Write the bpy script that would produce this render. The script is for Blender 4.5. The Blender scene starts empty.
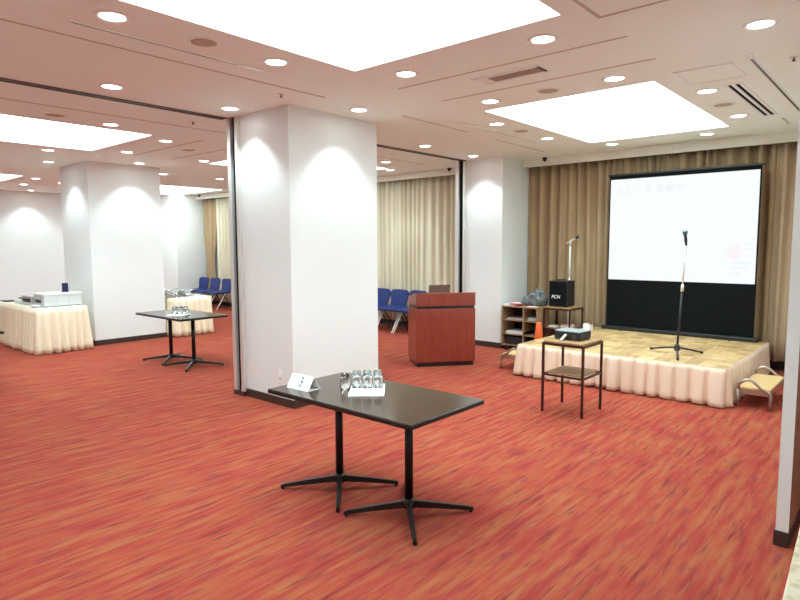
import bpy, bmesh, math, random
from mathutils import Vector, Matrix
random.seed(7)
SC = bpy.context.scene
COL = SC.collection
PI = math.pi

# ------------------------------------------------------------------ materials
def newmat(name):
    m = bpy.data.materials.new(name)
    m.use_nodes = True
    nt = m.node_tree
    b = nt.nodes.get('Principled BSDF')
    return m, nt, b

def plain(name, col, rough=0.5, metal=0.0, coat=0.0, var=0.06, scale=12.0, bump=0.0, bscale=200.0, spec=None):
    """painted / plastic / metal surface with a slight procedural variation"""
    m, nt, b = newmat(name)
    N, L = nt.nodes, nt.links
    tc = N.new('ShaderNodeTexCoord')
    nz = N.new('ShaderNodeTexNoise'); nz.inputs['Scale'].default_value = scale
    nz.inputs['Detail'].default_value = 3
    L.new(tc.outputs['Object'], nz.inputs['Vector'])
    mr = N.new('ShaderNodeMapRange')
    mr.inputs['To Min'].default_value = 1 - var; mr.inputs['To Max'].default_value = 1 + var
    L.new(nz.outputs['Fac'], mr.inputs['Value'])
    mx = N.new('ShaderNodeVectorMath'); mx.operation = 'SCALE'
    mx.inputs[0].default_value = col[:3]
    L.new(mr.outputs['Result'], mx.inputs['Scale'])
    L.new(mx.outputs['Vector'], b.inputs['Base Color'])
    b.inputs['Roughness'].default_value = rough
    b.inputs['Metallic'].default_value = metal
    b.inputs['Coat Weight'].default_value = coat
    if spec is not None:
        b.inputs['Specular IOR Level'].default_value = spec
    if bump:
        n2 = N.new('ShaderNodeTexNoise'); n2.inputs['Scale'].default_value = bscale
        L.new(tc.outputs['Object'], n2.inputs['Vector'])
        bp = N.new('ShaderNodeBump'); bp.inputs['Strength'].default_value = bump
        bp.inputs['Distance'].default_value = 0.004
        L.new(n2.outputs['Fac'], bp.inputs['Height']); L.new(bp.outputs['Normal'], b.inputs['Normal'])
    return m

def wood(name, c1, c2, scale=(6, 6, 1), rough=0.35, coat=0.2, detail=6):
    m, nt, b = newmat(name)
    N, L = nt.nodes, nt.links
    tc = N.new('ShaderNodeTexCoord'); mp = N.new('ShaderNodeMapping')
    mp.inputs['Scale'].default_value = scale
    L.new(tc.outputs['Object'], mp.inputs['Vector'])
    nz = N.new('ShaderNodeTexNoise'); nz.inputs['Scale'].default_value = 4
    nz.inputs['Detail'].default_value = detail; nz.inputs['Distortion'].default_value = 0.6
    L.new(mp.outputs['Vector'], nz.inputs['Vector'])
    cr = N.new('ShaderNodeValToRGB')
    cr.color_ramp.elements[0].position = 0.3; cr.color_ramp.elements[0].color = (*c1, 1)
    cr.color_ramp.elements[1].position = 0.7; cr.color_ramp.elements[1].color = (*c2, 1)
    L.new(nz.outputs['Fac'], cr.inputs['Fac']); L.new(cr.outputs['Color'], b.inputs['Base Color'])
    b.inputs['Roughness'].default_value = rough; b.inputs['Coat Weight'].default_value = coat
    return m

def emis(name, col, strength):
    m, nt, b = newmat(name)
    b.inputs['Base Color'].default_value = (0.8, 0.8, 0.8, 1)
    b.inputs['Emission Color'].default_value = (*col, 1)
    b.inputs['Emission Strength'].default_value = strength
    return m

def carpet_mat():
    m, nt, b = newmat('carpet_red_streaks')
    N, L = nt.nodes, nt.links
    tc = N.new('ShaderNodeTexCoord')
    def noise(scale, detail, rough=0.5, dist=0.0, loc=(0, 0, 0)):
        mp = N.new('ShaderNodeMapping'); mp.inputs['Scale'].default_value = scale
        mp.inputs['Location'].default_value = loc
        L.new(tc.outputs['Object'], mp.inputs['Vector'])
        n = N.new('ShaderNodeTexNoise'); n.inputs['Scale'].default_value = 1
        n.inputs['Detail'].default_value = detail; n.inputs['Roughness'].default_value = rough
        n.inputs['Distortion'].default_value = dist
        L.new(mp.outputs['Vector'], n.inputs['Vector'])
        return n.outputs['Fac']
    def ramp(fac, stops):
        r = N.new('ShaderNodeValToRGB'); e = r.color_ramp.elements
        e[0].position, e[0].color = stops[0][0], (*stops[0][1], 1)
        e[1].position, e[1].color = stops[-1][0], (*stops[-1][1], 1)
        for p, c in stops[1:-1]:
            x = e.new(p); x.color = (*c, 1)
        L.new(fac, r.inputs['Fac']); return r.outputs['Color']
    def mix(f, a, c, mode='MIX'):
        x = N.new('ShaderNodeMix'); x.data_type = 'RGBA'; x.blend_type = mode
        if isinstance(f, float): x.inputs[0].default_value = f
        else: L.new(f, x.inputs[0])
        for s, v in ((6, a), (7, c)):
            if isinstance(v, tuple): x.inputs[s].default_value = (*v, 1)
            else: L.new(v, x.inputs[s])
        return x.outputs[2]
    base = ramp(noise((19, 1.9, 1), 3, 0.6), [(0.30, (0.2696, 0.0352, 0.0298)), (0.43, (0.3206, 0.0493, 0.0348)), (0.53, (0.3351, 0.0690, 0.0373)), (0.66, (0.3497, 0.1057, 0.0484))])
    dark = ramp(noise((34, 2.6, 1), 2, loc=(3.1, 7.7, 0)), [(0.58, (0, 0, 0)), (0.72, (1, 1, 1))])
    dm = N.new('ShaderNodeMath'); dm.operation = 'MULTIPLY'; dm.inputs[1].default_value = 0.8
    L.new(dark, dm.inputs[0])
    c = mix(dm.outputs[0], base, (0.1457, 0.0317, 0.0279))
    orange = ramp(noise((36, 2.6, 1), 2, loc=(13.1, 2.7, 0)), [(0.59, (0, 0, 0)), (0.70, (1, 1, 1))])
    om = N.new('ShaderNodeMath'); om.operation = 'MULTIPLY'; om.inputs[1].default_value = 0.6
    L.new(orange, om.inputs[0])
    c = mix(om.outputs[0], c, (0.3133, 0.1092, 0.0511))
    purp = ramp(noise((22, 4.4, 1), 1, loc=(31.1, 22.7, 0)), [(0.62, (0, 0, 0)), (0.72, (1, 1, 1))])
    pm = N.new('ShaderNodeMath'); pm.operation = 'MULTIPLY'; pm.inputs[1].default_value = 0.6
    L.new(purp, pm.inputs[0])
    c = mix(pm.outputs[0], c, (0.1966, 0.0409, 0.0528))
    L.new(c, b.inputs['Base Color'])
    b.inputs['Roughness'].default_value = 0.95
    b.inputs['Specular IOR Level'].default_value = 0.1
    bp = N.new('ShaderNodeBump'); bp.inputs['Strength'].default_value = 0.35; bp.inputs['Distance'].default_value = 0.004
    L.new(noise((260, 260, 1), 2), bp.inputs['Height']); L.new(bp.outputs['Normal'], b.inputs['Normal'])
    return m

def parquet_mat():
    m, nt, b = newmat('stage_parquet')
    N, L = nt.nodes, nt.links
    tc = N.new('ShaderNodeTexCoord')
    ck = N.new('ShaderNodeTexChecker'); ck.inputs['Scale'].default_value = 1 / 0.15
    ck.inputs['Color1'].default_value = (1, 1, 1, 1); ck.inputs['Color2'].default_value = (0, 0, 0, 1)
    L.new(tc.outputs['Object'], ck.inputs['Vector'])
    def strip(sc):
        mp = N.new('ShaderNodeMapping'); mp.inputs['Scale'].default_value = sc
        L.new(tc.outputs['Object'], mp.inputs['Vector'])
        w = N.new('ShaderNodeTexWhiteNoise'); w.noise_dimensions = '3D'
        sn = N.new('ShaderNodeVectorMath'); sn.operation = 'FLOOR'
        L.new(mp.outputs['Vector'], sn.inputs[0]); L.new(sn.outputs['Vector'], w.inputs['Vector'])
        return w.outputs['Value']
    a = strip((1 / 0.03, 1 / 0.15, 0.1)); c = strip((1 / 0.15, 1 / 0.03, 0.1))
    mx = N.new('ShaderNodeMix'); mx.data_type = 'FLOAT'
    L.new(ck.outputs['Fac'], mx.inputs[0]); L.new(a, mx.inputs[2]); L.new(c, mx.inputs[3])
    cell = strip((1 / 0.15, 1 / 0.15, 0.1))
    av = N.new('ShaderNodeMix'); av.data_type = 'FLOAT'; av.inputs[0].default_value = 0.6
    L.new(mx.outputs[0], av.inputs[2]); L.new(cell, av.inputs[3])
    cr = N.new('ShaderNodeValToRGB')
    cr.color_ramp.elements[0].position = 0.1; cr.color_ramp.elements[0].color = (0.34, 0.19, 0.075, 1)
    cr.color_ramp.elements[1].position = 0.9; cr.color_ramp.elements[1].color = (0.66, 0.455, 0.215, 1)
    L.new(av.outputs[0], cr.inputs['Fac']); L.new(cr.outputs['Color'], b.inputs['Base Color'])
    b.inputs['Roughness'].default_value = 0.5
    return m

def cloth_mat(name, col, var=0.08, scale=30, trans=0.0, stretch=(1, 1, 0.15)):
    m, nt, b = newmat(name)
    N, L = nt.nodes, nt.links
    tc = N.new('ShaderNodeTexCoord'); mp = N.new('ShaderNodeMapping'); mp.inputs['Scale'].default_value = stretch
    L.new(tc.outputs['Object'], mp.inputs['Vector'])
    nz = N.new('ShaderNodeTexNoise'); nz.inputs['Scale'].default_value = scale; nz.inputs['Detail'].default_value = 2
    L.new(mp.outputs['Vector'], nz.inputs['Vector'])
    mr = N.new('ShaderNodeMapRange'); mr.inputs['To Min'].default_value = 1 - var; mr.inputs['To Max'].default_value = 1 + var
    L.new(nz.outputs['Fac'], mr.inputs['Value'])
    mx = N.new('ShaderNodeVectorMath'); mx.operation = 'SCALE'; mx.inputs[0].default_value = col
    L.new(mr.outputs['Result'], mx.inputs['Scale'])
    L.new(mx.outputs['Vector'], b.inputs['Base Color'])
    b.inputs['Roughness'].default_value = 0.9; b.inputs['Specular IOR Level'].default_value = 0.15
    b.inputs['Sheen Weight'].default_value = 0.15
    return m

def brocade_mat():
    m, nt, b = newmat('brocade_cream_cloth')
    N, L = nt.nodes, nt.links
    tc = N.new('ShaderNodeTexCoord')
    v = N.new('ShaderNodeTexVoronoi'); v.inputs['Scale'].default_value = 26
    L.new(tc.outputs['Object'], v.inputs['Vector'])
    cr = N.new('ShaderNodeValToRGB')
    cr.color_ramp.elements[0].position = 0.15; cr.color_ramp.elements[0].color = (0.50, 0.375, 0.23, 1)
    cr.color_ramp.elements[1].position = 0.55; cr.color_ramp.elements[1].color = (0.64, 0.55, 0.41, 1)
    L.new(v.outputs['Distance'], cr.inputs['Fac']); L.new(cr.outputs['Color'], b.inputs['Base Color'])
    b.inputs['Roughness'].default_value = 0.7
    return m

def glass_mat(name, col=(1, 1, 1), rough=0.0):
    m, nt, b = newmat(name)
    b.inputs['Base Color'].default_value = (*col, 1)
    b.inputs['Transmission Weight'].default_value = 1.0
    b.inputs['Roughness'].default_value = rough; b.inputs['IOR'].default_value = 1.45
    return m

M = {}
M['carpet'] = carpet_mat()
M['wall'] = plain('white_wall_paint', (0.785, 0.80, 0.79), 0.6, var=0.012, scale=3, bump=0.06, bscale=120)
M['ceil'] = plain('ceiling_paint', (0.87, 0.955, 0.90), 0.85, var=0.015, scale=2)
M['groove'] = plain('ceiling_groove', (0.58, 0.52, 0.46), 0.9)
M['fascia'] = plain('curtain_box_paint', (0.78, 0.79, 0.70), 0.8, var=0.02)
M['base'] = plain('dark_baseboard', (0.045, 0.028, 0.024), 0.4, var=0.1)
M['alu'] = plain('aluminium', (0.74, 0.73, 0.70), 0.30, 0.55, var=0.04)
M['alu_d'] = plain('dark_bronze_metal', (0.10, 0.08, 0.07), 0.35, 0.7)
M['black'] = plain('black_plastic', (0.012, 0.012, 0.014), 0.45)
M['blackfab'] = plain('black_screen_cloth', (0.004, 0.0055, 0.006), 0.9, bump=0.1, spec=.15)
M['table'] = wood('dark_table_laminate', (0.044, 0.025, 0.015), (0.062, 0.037, 0.023), (1, 12, 1), 0.18, 0.0)
M['table'].node_tree.nodes['Principled BSDF'].inputs['Specular IOR Level'].default_value = 0.32
M['tedge'] = plain('black_table_edge', (0.008, 0.007, 0.006), 0.35)
M['tleg'] = plain('black_table_metal', (0.014, 0.012, 0.012), 0.32, 0.3)
M['mahog'] = wood('lectern_mahogany', (0.20, 0.027, 0.014), (0.27, 0.042, 0.021), (9, 9, 0.8), 0.32, 0.3)
M['plinth'] = plain('lectern_plinth', (0.014, 0.008, 0.007), 0.4)
M['oak'] = wood('side_table_oak', (0.33, 0.18, 0.08), (0.47, 0.275, 0.13), (2, 18, 1), 0.42, 0.1)
M['oakd'] = wood('side_table_dark_shelf', (0.25, 0.135, 0.065), (0.38, 0.215, 0.105), (2, 18, 1), 0.45, 0.1)
M['maroon'] = plain('maroon_steel', (0.050, 0.010, 0.010), 0.35, 0.2)
M['parq'] = parquet_mat()
M['skirt'] = cloth_mat('peach_stage_skirt', (0.82, 0.63, 0.485), 0.05, 20)
M['cream'] = cloth_mat('cream_table_skirt', (0.88, 0.77, 0.58), 0.06, 18)
M['creamtop'] = cloth_mat('white_table_top_cloth', (0.86, 0.80, 0.70), 0.03, 10)
M['broc'] = brocade_mat()
M['tan'] = cloth_mat('tan_curtain', (0.41, 0.287, 0.166), 0.14, 9)
M['tan2'] = cloth_mat('pale_tan_curtain', (0.51, 0.375, 0.245), 0.12, 9)
M['sheer'] = cloth_mat('cream_curtain', (0.66, 0.59, 0.45), 0.10, 9)
M['blue'] = plain('blue_seat_vinyl', (0.004, 0.020, 0.135), 0.5, var=0.1)
M['white'] = plain('white_enamel', (0.88, 0.88, 0.87), 0.35)
M['paper'] = plain('white_paper', (0.88, 0.87, 0.86), 0.7, var=0.02)
M['ink'] = plain('black_ink', (0.03, 0.03, 0.035), 0.7)
M['napkin'] = plain('white_cloth', (0.90, 0.89, 0.87), 0.85, var=0.03, bump=0.2, bscale=60)
M['glass'] = glass_mat('clear_glass')
M['silver'] = plain('brushed_steel', (0.66, 0.66, 0.66), 0.32, 0.85, var=0.06)
M['lsilver'] = plain('satin_aluminium', (0.66, 0.69, 0.70), 0.4, 0.15, var=0.03)
M['grey'] = plain('grey_plastic', (0.40, 0.41, 0.42), 0.45)
M['pgrey'] = plain('projector_grey', (0.27, 0.29, 0.30), 0.45)
M['chrome'] = plain('chrome', (0.75, 0.75, 0.76), 0.15, 1.0)
M['steel'] = plain('step_tube_steel', (0.46, 0.40, 0.36), 0.3, 0.8)
M['stepw'] = wood('step_tread_wood', (0.62, 0.39, 0.16), (0.76, 0.53, 0.26), (3, 14, 1), 0.45, 0.1)
M['shelfw'] = wood('shelf_unit_wood', (0.26, 0.15, 0.075), (0.36, 0.22, 0.12), (2, 2, 10), 0.5, 0.1)
M['orange'] = plain('orange_plastic', (0.80, 0.13, 0.03), 0.5)
M['red'] = plain('red_print', (0.62, 0.03, 0.045), 0.5)
M['darkred'] = plain('dark_red_print', (0.30, 0.03, 0.03), 0.5)
M['pinkp'] = plain('pink_paper', (0.80, 0.52, 0.50), 0.7)
M['lapt'] = plain('laptop_shell', (0.16, 0.105, 0.075), 0.4)
M['key'] = plain('keyboard_black', (0.02, 0.02, 0.02), 0.5)
M['brownwall'] = wood('brown_wall_panel', (0.36, 0.16, 0.09), (0.46, 0.22, 0.13), (3, 3, 0.6), 0.45, 0.1)
M['navy'] = plain('navy_card', (0.008, 0.010, 0.06), 0.5)
M['bag'] = plain('grey_plastic_bag', (0.12, 0.135, 0.14), 0.25, var=0.4, scale=14)
M['tanmetal'] = plain('beige_speaker_grille', (0.52, 0.43, 0.34), 0.7)
M['panel'] = emis('luminous_ceiling', (0.75, 0.975, 1.0), 6.8)
M['lamp'] = emis('downlight_lens', (0.92, 1.0, 0.97), 14.0)
M['screen'] = emis('projected_image', (0.955, 0.985, 1.0), 0.86)
M['scr_grey'] = emis('projected_grey_letters', (0.83, 0.875, 0.89), 0.86)
M['scr_pale'] = emis('projected_pale_grey', (0.90, 0.93, 0.95), 0.86)
M['scr_pink'] = emis('projected_pink', (0.965, 0.92, 0.95), 0.86)
for k in ('screen', 'scr_grey', 'scr_pale', 'scr_pink'):
    M[k].node_tree.nodes['Principled BSDF'].inputs['Base Color'].default_value = (0.01, 0.01, 0.01, 1)
    M[k].node_tree.nodes['Principled BSDF'].inputs['Specular IOR Level'].default_value = 0.05

# ------------------------------------------------------------------ mesh builder
class MB:
    def __init__(s): s.bm = bmesh.new()
    def _merge(s, t, mi):
        for f in t.faces: f.material_index = mi
        me = bpy.data.meshes.new('tmp'); t.to_mesh(me); t.free()
        s.bm.from_mesh(me); bpy.data.meshes.remove(me)
    def box(s, c, d, bev=0.0, mi=0, rot=None, seg=2):
        t = bmesh.new(); bmesh.ops.create_cube(t, size=1)
        for v in t.verts: v.co = Vector((v.co.x * d[0], v.co.y * d[1], v.co.z * d[2]))
        if bev > 0:
            bmesh.ops.bevel(t, geom=list(t.edges), offset=min(bev, min(d) * 0.45), segments=seg, profile=0.5, affect='EDGES')
        Mx = Matrix.Translation(Vector(c)) @ (rot.to_4x4() if rot else Matrix.Identity(4))
        t.transform(Mx); s._merge(t, mi); return s
    def bx(s, x0, x1, y0, y1, z0, z1, bev=0.0, mi=0):
        return s.box(((x0 + x1) / 2, (y0 + y1) / 2, (z0 + z1) / 2), (abs(x1 - x0), abs(y1 - y0), abs(z1 - z0)), bev, mi)
    def cyl(s, p0, p1, r0, r1=None, seg=20, mi=0):
        if r1 is None: r1 = r0
        p0, p1 = Vector(p0), Vector(p1); d = p1 - p0
        t = bmesh.new()
        bmesh.ops.create_cone(t, cap_ends=True, segments=seg, radius1=r0, radius2=r1, depth=d.length)
        for f in t.faces: f.smooth = len(f.verts) == 4
        t.transform(Matrix.Translation((p0 + p1) / 2) @ d.to_track_quat('Z', 'Y').to_matrix().to_4x4())
        s._merge(t, mi); return s
    def lathe(s, prof, c=(0, 0, 0), seg=28, mi=0, smooth=True):
        t = bmesh.new(); rings = []
        for r, z in prof:
            if r < 1e-6: rings.append([t.verts.new((c[0], c[1], c[2] + z))])
            else: rings.append([t.verts.new((c[0] + r * math.cos(2 * PI * k / seg), c[1] + r * math.sin(2 * PI * k / seg), c[2] + z)) for k in range(seg)])
        for a, b in zip(rings[:-1], rings[1:]):
            for k in range(seg):
                k2 = (k + 1) % seg
                if len(a) == 1 and len(b) == 1: continue
                if len(a) == 1: f = t.faces.new((a[0], b[k], b[k2]))
                elif len(b) == 1: f = t.faces.new((a[k], b[0], a[k2]))
                else: f = t.faces.new((a[k], b[k], b[k2], a[k2]))
                f.smooth = smooth
        bmesh.ops.recalc_face_normals(t, faces=t.faces)
        s._merge(t, mi); return s
    def tube(s, pts, r, seg=10, mi=0):
        pts = [Vector(p) for p in pts]; t = bmesh.new(); rings = []; n = len(pts); up = None
        for i, p in enumerate(pts):
            d = (pts[min(i + 1, n - 1)] - pts[max(i - 1, 0)]).normalized()
            if up is None:
                up = Vector((0, 0, 1)) if abs(d.z) < 0.9 else Vector((1, 0, 0))
            x = d.cross(up).normalized(); y = x.cross(d).normalized(); up = y
            rr = r[i] if isinstance(r, (list, tuple)) else r
            rings.append([t.verts.new(p + rr * (math.cos(2 * PI * k / seg) * x + math.sin(2 * PI * k / seg) * y)) for k in range(seg)])
        for a, b in zip(rings[:-1], rings[1:]):
            for k in range(seg):
                f = t.faces.new((a[k], a[(k + 1) % seg], b[(k + 1) % seg], b[k])); f.smooth = True
        t.faces.new(list(reversed(rings[0]))); t.faces.new(rings[-1])
        bmesh.ops.recalc_face_normals(t, faces=t.faces)
        s._merge(t, mi); return s
    def prism(s, poly, axis, a0, a1, mi=0, bev=0.0):
        """extrude a 2-D outline; axis 'z' -> poly (x,y); 'y' -> poly (x,z); 'x' -> poly (y,z)"""
        def P(u, v, w): return {'z': (u, v, w), 'y': (u, w, v), 'x': (w, u, v)}[axis]
        t = bmesh.new()
        A = [t.verts.new(P(u, v, a0)) for u, v in poly]; B = [t.verts.new(P(u, v, a1)) for u, v in poly]
        t.faces.new(A); t.faces.new(list(reversed(B)))
        n = len(poly)
        for k in range(n): t.faces.new((A[k], A[(k + 1) % n], B[(k + 1) % n], B[k]))
        bmesh.ops.recalc_face_normals(t, faces=t.faces)
        if bev: bmesh.ops.bevel(t, geom=list(t.edges), offset=bev, segments=2, profile=0.5, affect='EDGES')
        s._merge(t, mi); return s
    def quad(s, a, b, c, d, mi=0):
        f = s.bm.faces.new([s.bm.verts.new(p) for p in (a, b, c, d)]); f.material_index = mi; return s
    def grid(s, fn, nu, nv, mi=0, smooth=True):
        V = [[s.bm.verts.new(fn(i / nu, j / nv)) for j in range(nv + 1)] for i in range(nu + 1)]
        for i in range(nu):
            for j in range(nv):
                f = s.bm.faces.new((V[i][j], V[i + 1][j], V[i + 1][j + 1], V[i][j + 1])); f.smooth = smooth; f.material_index = mi
        return s
    def xf(s, Mx): s.bm.transform(Mx); return s
    def build(s, name, mats, parent=None, loc=(0, 0, 0), rz=0.0, solid=0.0):
        me = bpy.data.meshes.new(name); s.bm.to_mesh(me); s.bm.free()
        for m in (mats if isinstance(mats, (list, tuple)) else [mats]): me.materials.append(m)
        o = bpy.data.objects.new(name, me); COL.objects.link(o)
        o.location = loc; o.rotation_euler = (0, 0, rz)
        if parent: o.parent = parent
        if solid:
            md = o.modifiers.new('thickness', 'SOLIDIFY'); md.thickness = solid; md.offset = 0
        return o

def tag(o, label=None, cat=None, group=None, kind=None):
    for k, v in (('label', label), ('category', cat), ('group', group), ('kind', kind)):
        if v: o[k] = v
    return o
def thing(name, label, cat, loc=(0, 0, 0), rz=0.0, group=None):
    o = bpy.data.objects.new(name, None); COL.objects.link(o); o.empty_display_size = 0.05
    o.location = loc; o.rotation_euler = (0, 0, rz)
    return tag(o, label, cat, group)
def struct(name, mb, mats, label=None, parent=None):
    o = mb.build(name, mats, parent)
    if parent is None: tag(o, label, None, None, 'structure')
    return o
def dup(root, loc, rz, label):
    r = root.copy(); COL.objects.link(r); r.location = loc; r.rotation_euler = (0, 0, rz); r['label'] = label
    for ch in list(root.children):
        c = ch.copy(); COL.objects.link(c); c.parent = r
        for g in list(ch.children):
            d = g.copy(); COL.objects.link(d); d.parent = c
    return r

# ------------------------------------------------------------------ camera
yaw, pitch, roll = math.radians(41.165), math.radians(5.317), math.radians(-0.1855)
CH = 1.65
fw = Vector((-math.sin(yaw) * math.cos(pitch), math.cos(yaw) * math.cos(pitch), -math.sin(pitch)))
rt = Vector((math.cos(yaw), math.sin(yaw), 0)); up = rt.cross(fw)
r2 = math.cos(roll) * rt + math.sin(roll) * up; u2 = -math.sin(roll) * rt + math.cos(roll) * up
cam_d = bpy.data.cameras.new('camera'); cam = bpy.data.objects.new('camera', cam_d); COL.objects.link(cam)
cam.matrix_world = Matrix(((r2.x, u2.x, -fw.x, 0), (r2.y, u2.y, -fw.y, 0), (r2.z, u2.z, -fw.z, CH), (0, 0, 0, 1)))
cam_d.sensor_width = 36; cam_d.lens = 596.69 / 800 * 36; cam_d.clip_start = 0.05; cam_d.clip_end = 100
SC.camera = cam

# ------------------------------------------------------------------ setting
H = 3.0
XL, XR, YF, YB = -16.95, 1.5, -1.2, 9.15
WR0, WR1, WRY = -0.521, -0.460, 3.72          # the wall whose end shows at the right
struct('floor', MB().bx(XL - .2, XR + .2, YF - .2, YB + .2, -0.1, 0.0), M['carpet'], 'red carpet with orange and dark streaks')
# luminous ceiling openings  (x0,x1,y0,y1)
PANELS = [(-3.44, -1.685, 0.55, 3.405), (-3.46, -1.765, 5.25, 7.85),
          (-9.07, -7.23, 0.75, 3.66), (-9.05, -7.25, 5.50, 8.02),
          (-15.10, -13.22, 1.20, 4.06), (-15.30, -13.05, 5.90, 8.34)]
xs = sorted({XL - .2, XR + .2, *[p[0] for p in PANELS], *[p[1] for p in PANELS]})
ys = sorted({YF - .2, YB + .2, *[p[2] for p in PANELS], *[p[3] for p in PANELS]})
cm = MB()
for a, b in zip(xs[:-1], xs[1:]):
    run = None
    for c, d in zip(ys[:-1], ys[1:]):
        mx, my = (a + b) / 2, (c + d) / 2
        hole = any(p[0] < mx < p[1] and p[2] < my < p[3] for p in PANELS)
        if hole:
            if run: cm.bx(a, b, run[0], run[1], H, H + 0.16); run = None
        else: run = (run[0], d) if run else (c, d)
    if run: cm.bx(a, b, run[0], run[1], H, H + 0.16)
struct('ceiling', cm, M['ceil'], 'pale ceiling over the joined banquet rooms')
struct('wall_back', MB().bx(XL, XR, YB, YB + .15, 0, H), M['wall'], 'white wall behind the curtains')
struct('wall_left', MB().bx(XL - .15, XL, YF, YB, 0, H), M['wall'], 'white far end wall with a bright light scallop')
struct('wall_front', MB().bx(XL, XR, YF - .15, YF, 0, H), M['wall'])
struct('wall_outer', MB().bx(XR, XR + .15, YF, YB, 0, H), M['wall'])
wr = MB().bx(WR0, WR1, WRY, YB, 0, H)
for f in wr.bm.faces:
    if f.normal.x > 0.5: f.material_index = 1
w = struct('wall_right', wr, [M['wall'], M['brownwall']], 'wall end with white edge and brown wood side')
MB().bx(WR0 - .008, WR1 + .004, WRY - .008, YB - .01, 0, 0.085, 0.002).build('baseboard', M['base'], w)
struct('baseboard_left', MB().bx(XL, XL + .012, YF, 8.1, 0, 0.07), M['base'])

def pillar(x0, x1, y0, y1, label, faces):
    p = struct('pillar', MB().bx(x0, x1, y0, y1, 0, H), M['wall'], label)
    e = 0.012
    MB().bx(x0 - (e if 'l' in faces else 0), x1 + (e if 'r' in faces else 0), y0 - (e if 'f' in faces else 0), y1 + (e if 'b' in faces else 0), 0, 0.085, 0.002).build('baseboard', M['base'], p)
    return p
pillar(-5.725, -4.70, 3.74, 4.985, 'big square white pillar behind the dark table with glasses', 'lrfb')
pillar(-11.36, -10.20, 4.03, 5.25, 'square white pillar in the far room between the two skirted tables', 'lrfb')
pillar(-5.88, -4.98, 8.125, YB, 'white column behind the lectern where the tan curtain starts', 'lrf')
pillar(XL, -15.02, 8.125, YB, 'white column in the far corner beside the tied tan curtain', 'rf')

# movable-wall jambs and ceiling track
def jamb(x0, y, label):
    t = thing('partition_jamb', label, 'partition jamb', (x0, y, 0)); t['kind'] = 'structure'
    MB().bx(0.0, 0.06, -0.045, 0, .05, H - .001, 0.004).build('metal_strip', M['alu'], t)
    MB().bx(0.140, 0.19, -0.045, 0, .05, H - .001, 0.004).build('metal_strip', M['alu'], t)
    MB().bx(0.06, 0.140, -0.010, 0, .05, H - .001).build('dark_channel', M['blackfab'], t)
    MB().bx(0.0, 0.19, -0.046, 0, 0, .05, .002).build('foot_plate', M['alu_d'], t)
jamb(-5.69, 3.74, 'aluminium partition jamb on the big white pillar, black slot between two strips')
jamb(-5.84, 8.125, 'aluminium partition jamb on the column behind the lectern')
def track(name, y0, y1, label, dx=0.0):
    m = MB().bx(-5.715, -5.655, y0, y1, H - .006, H + .001, mi=0)
    m.bx(-5.73, -5.715, y0, y1, H - .012, H + .001, mi=1); m.bx(-5.655, -5.64, y0, y1, H - .012, H + .001, mi=1)
    m.xf(Matrix.Translation((dx, 0, 0)))
    struct(name, m, [M['black'], M['alu_d']], label)
track('trim_1', YF, 3.695, 'black ceiling track running into the big white pillar', -.03)
track('trim_2', 4.985, 8.08, 'black ceiling track between pillar and column')
# curtain boxes
struct('trim_3', MB().bx(-4.98, WR0, 8.74, 8.79, 2.885, H, 0.004), M['fascia'], 'pale curtain box over the tan curtains')
struct('trim_4', MB().bx(-15.02, -5.88, 8.74, 8.79, 2.885, H, 0.004), M['fascia'], 'pale curtain box over the cream curtains')
# shallow ceiling grooves
GR = [((-4.23, -1.0), (-4.23, 3.78)), ((-3.51, 4.02), (-1.55, 4.02)), ((-3.49, 4.63), (-1.57, 4.63)), ((-4.22, 4.88), (-4.22, 6.07)),
      ((-4.26, 6.78), (-4.26, 8.09)), ((-1.54, 1.5), (-1.54, 3.585)), ((-1.54, 3.585), (-0.62, 3.585)), ((-3.08, 8.60), (-1.70, 8.60)),
      ((-6.45, -1.0), (-6.45, 4.3)), ((-6.45, 5.0), (-6.45, 8.0)), ((-9.0, 4.25), (-7.1, 4.25)), ((-9.0, 4.85), (-7.1, 4.85))]
for i, (a, b) in enumerate(GR):
    wd = 0.011
    struct('trim_%d' % (i + 5), MB().bx(min(a[0], b[0]) - wd, max(a[0], b[0]) + wd, min(a[1], b[1]) - wd, max(a[1], b[1]) + wd, H - .003, H + .001), M['groove'], 'shallow groove in the ceiling')

# ------------------------------------------------------------------ luminous panels
PL = ['huge square luminous ceiling panel at the top, nearest the viewer', 'square luminous ceiling panel over the stage',
      'luminous ceiling panel in the left room, before the far pillar', 'luminous ceiling panel seen as a sliver beside the big pillar, by the cream curtains',
      'luminous ceiling panel at the left picture edge, at the far end', 'luminous ceiling panel right of the far pillar, by the tied tan curtain']
for (x0, x1, y0, y1), lb in zip(PANELS, PL):
    t = thing('ceiling_light_panel', lb, 'ceiling light', ((x0 + x1) / 2, (y0 + y1) / 2, H), 0, 'luminous ceiling panels')
    hx, hy, th = (x1 - x0) / 2, (y1 - y0) / 2, 0.012
    f = MB()
    f.bx(-hx, -hx + th, -hy, hy, 0, 0.09); f.bx(hx - th, hx, -hy, hy, 0, 0.09)
    f.bx(-hx + th, hx - th, -hy, -hy + th, 0, 0.09); f.bx(-hx + th, hx - th, hy - th, hy, 0, 0.09)
    f.build('frame', M['white'], t)
    MB().bx(-hx + th, hx - th, -hy + th, hy - th, 0.05, 0.08).build('diffuser', M['panel'], t)

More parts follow.
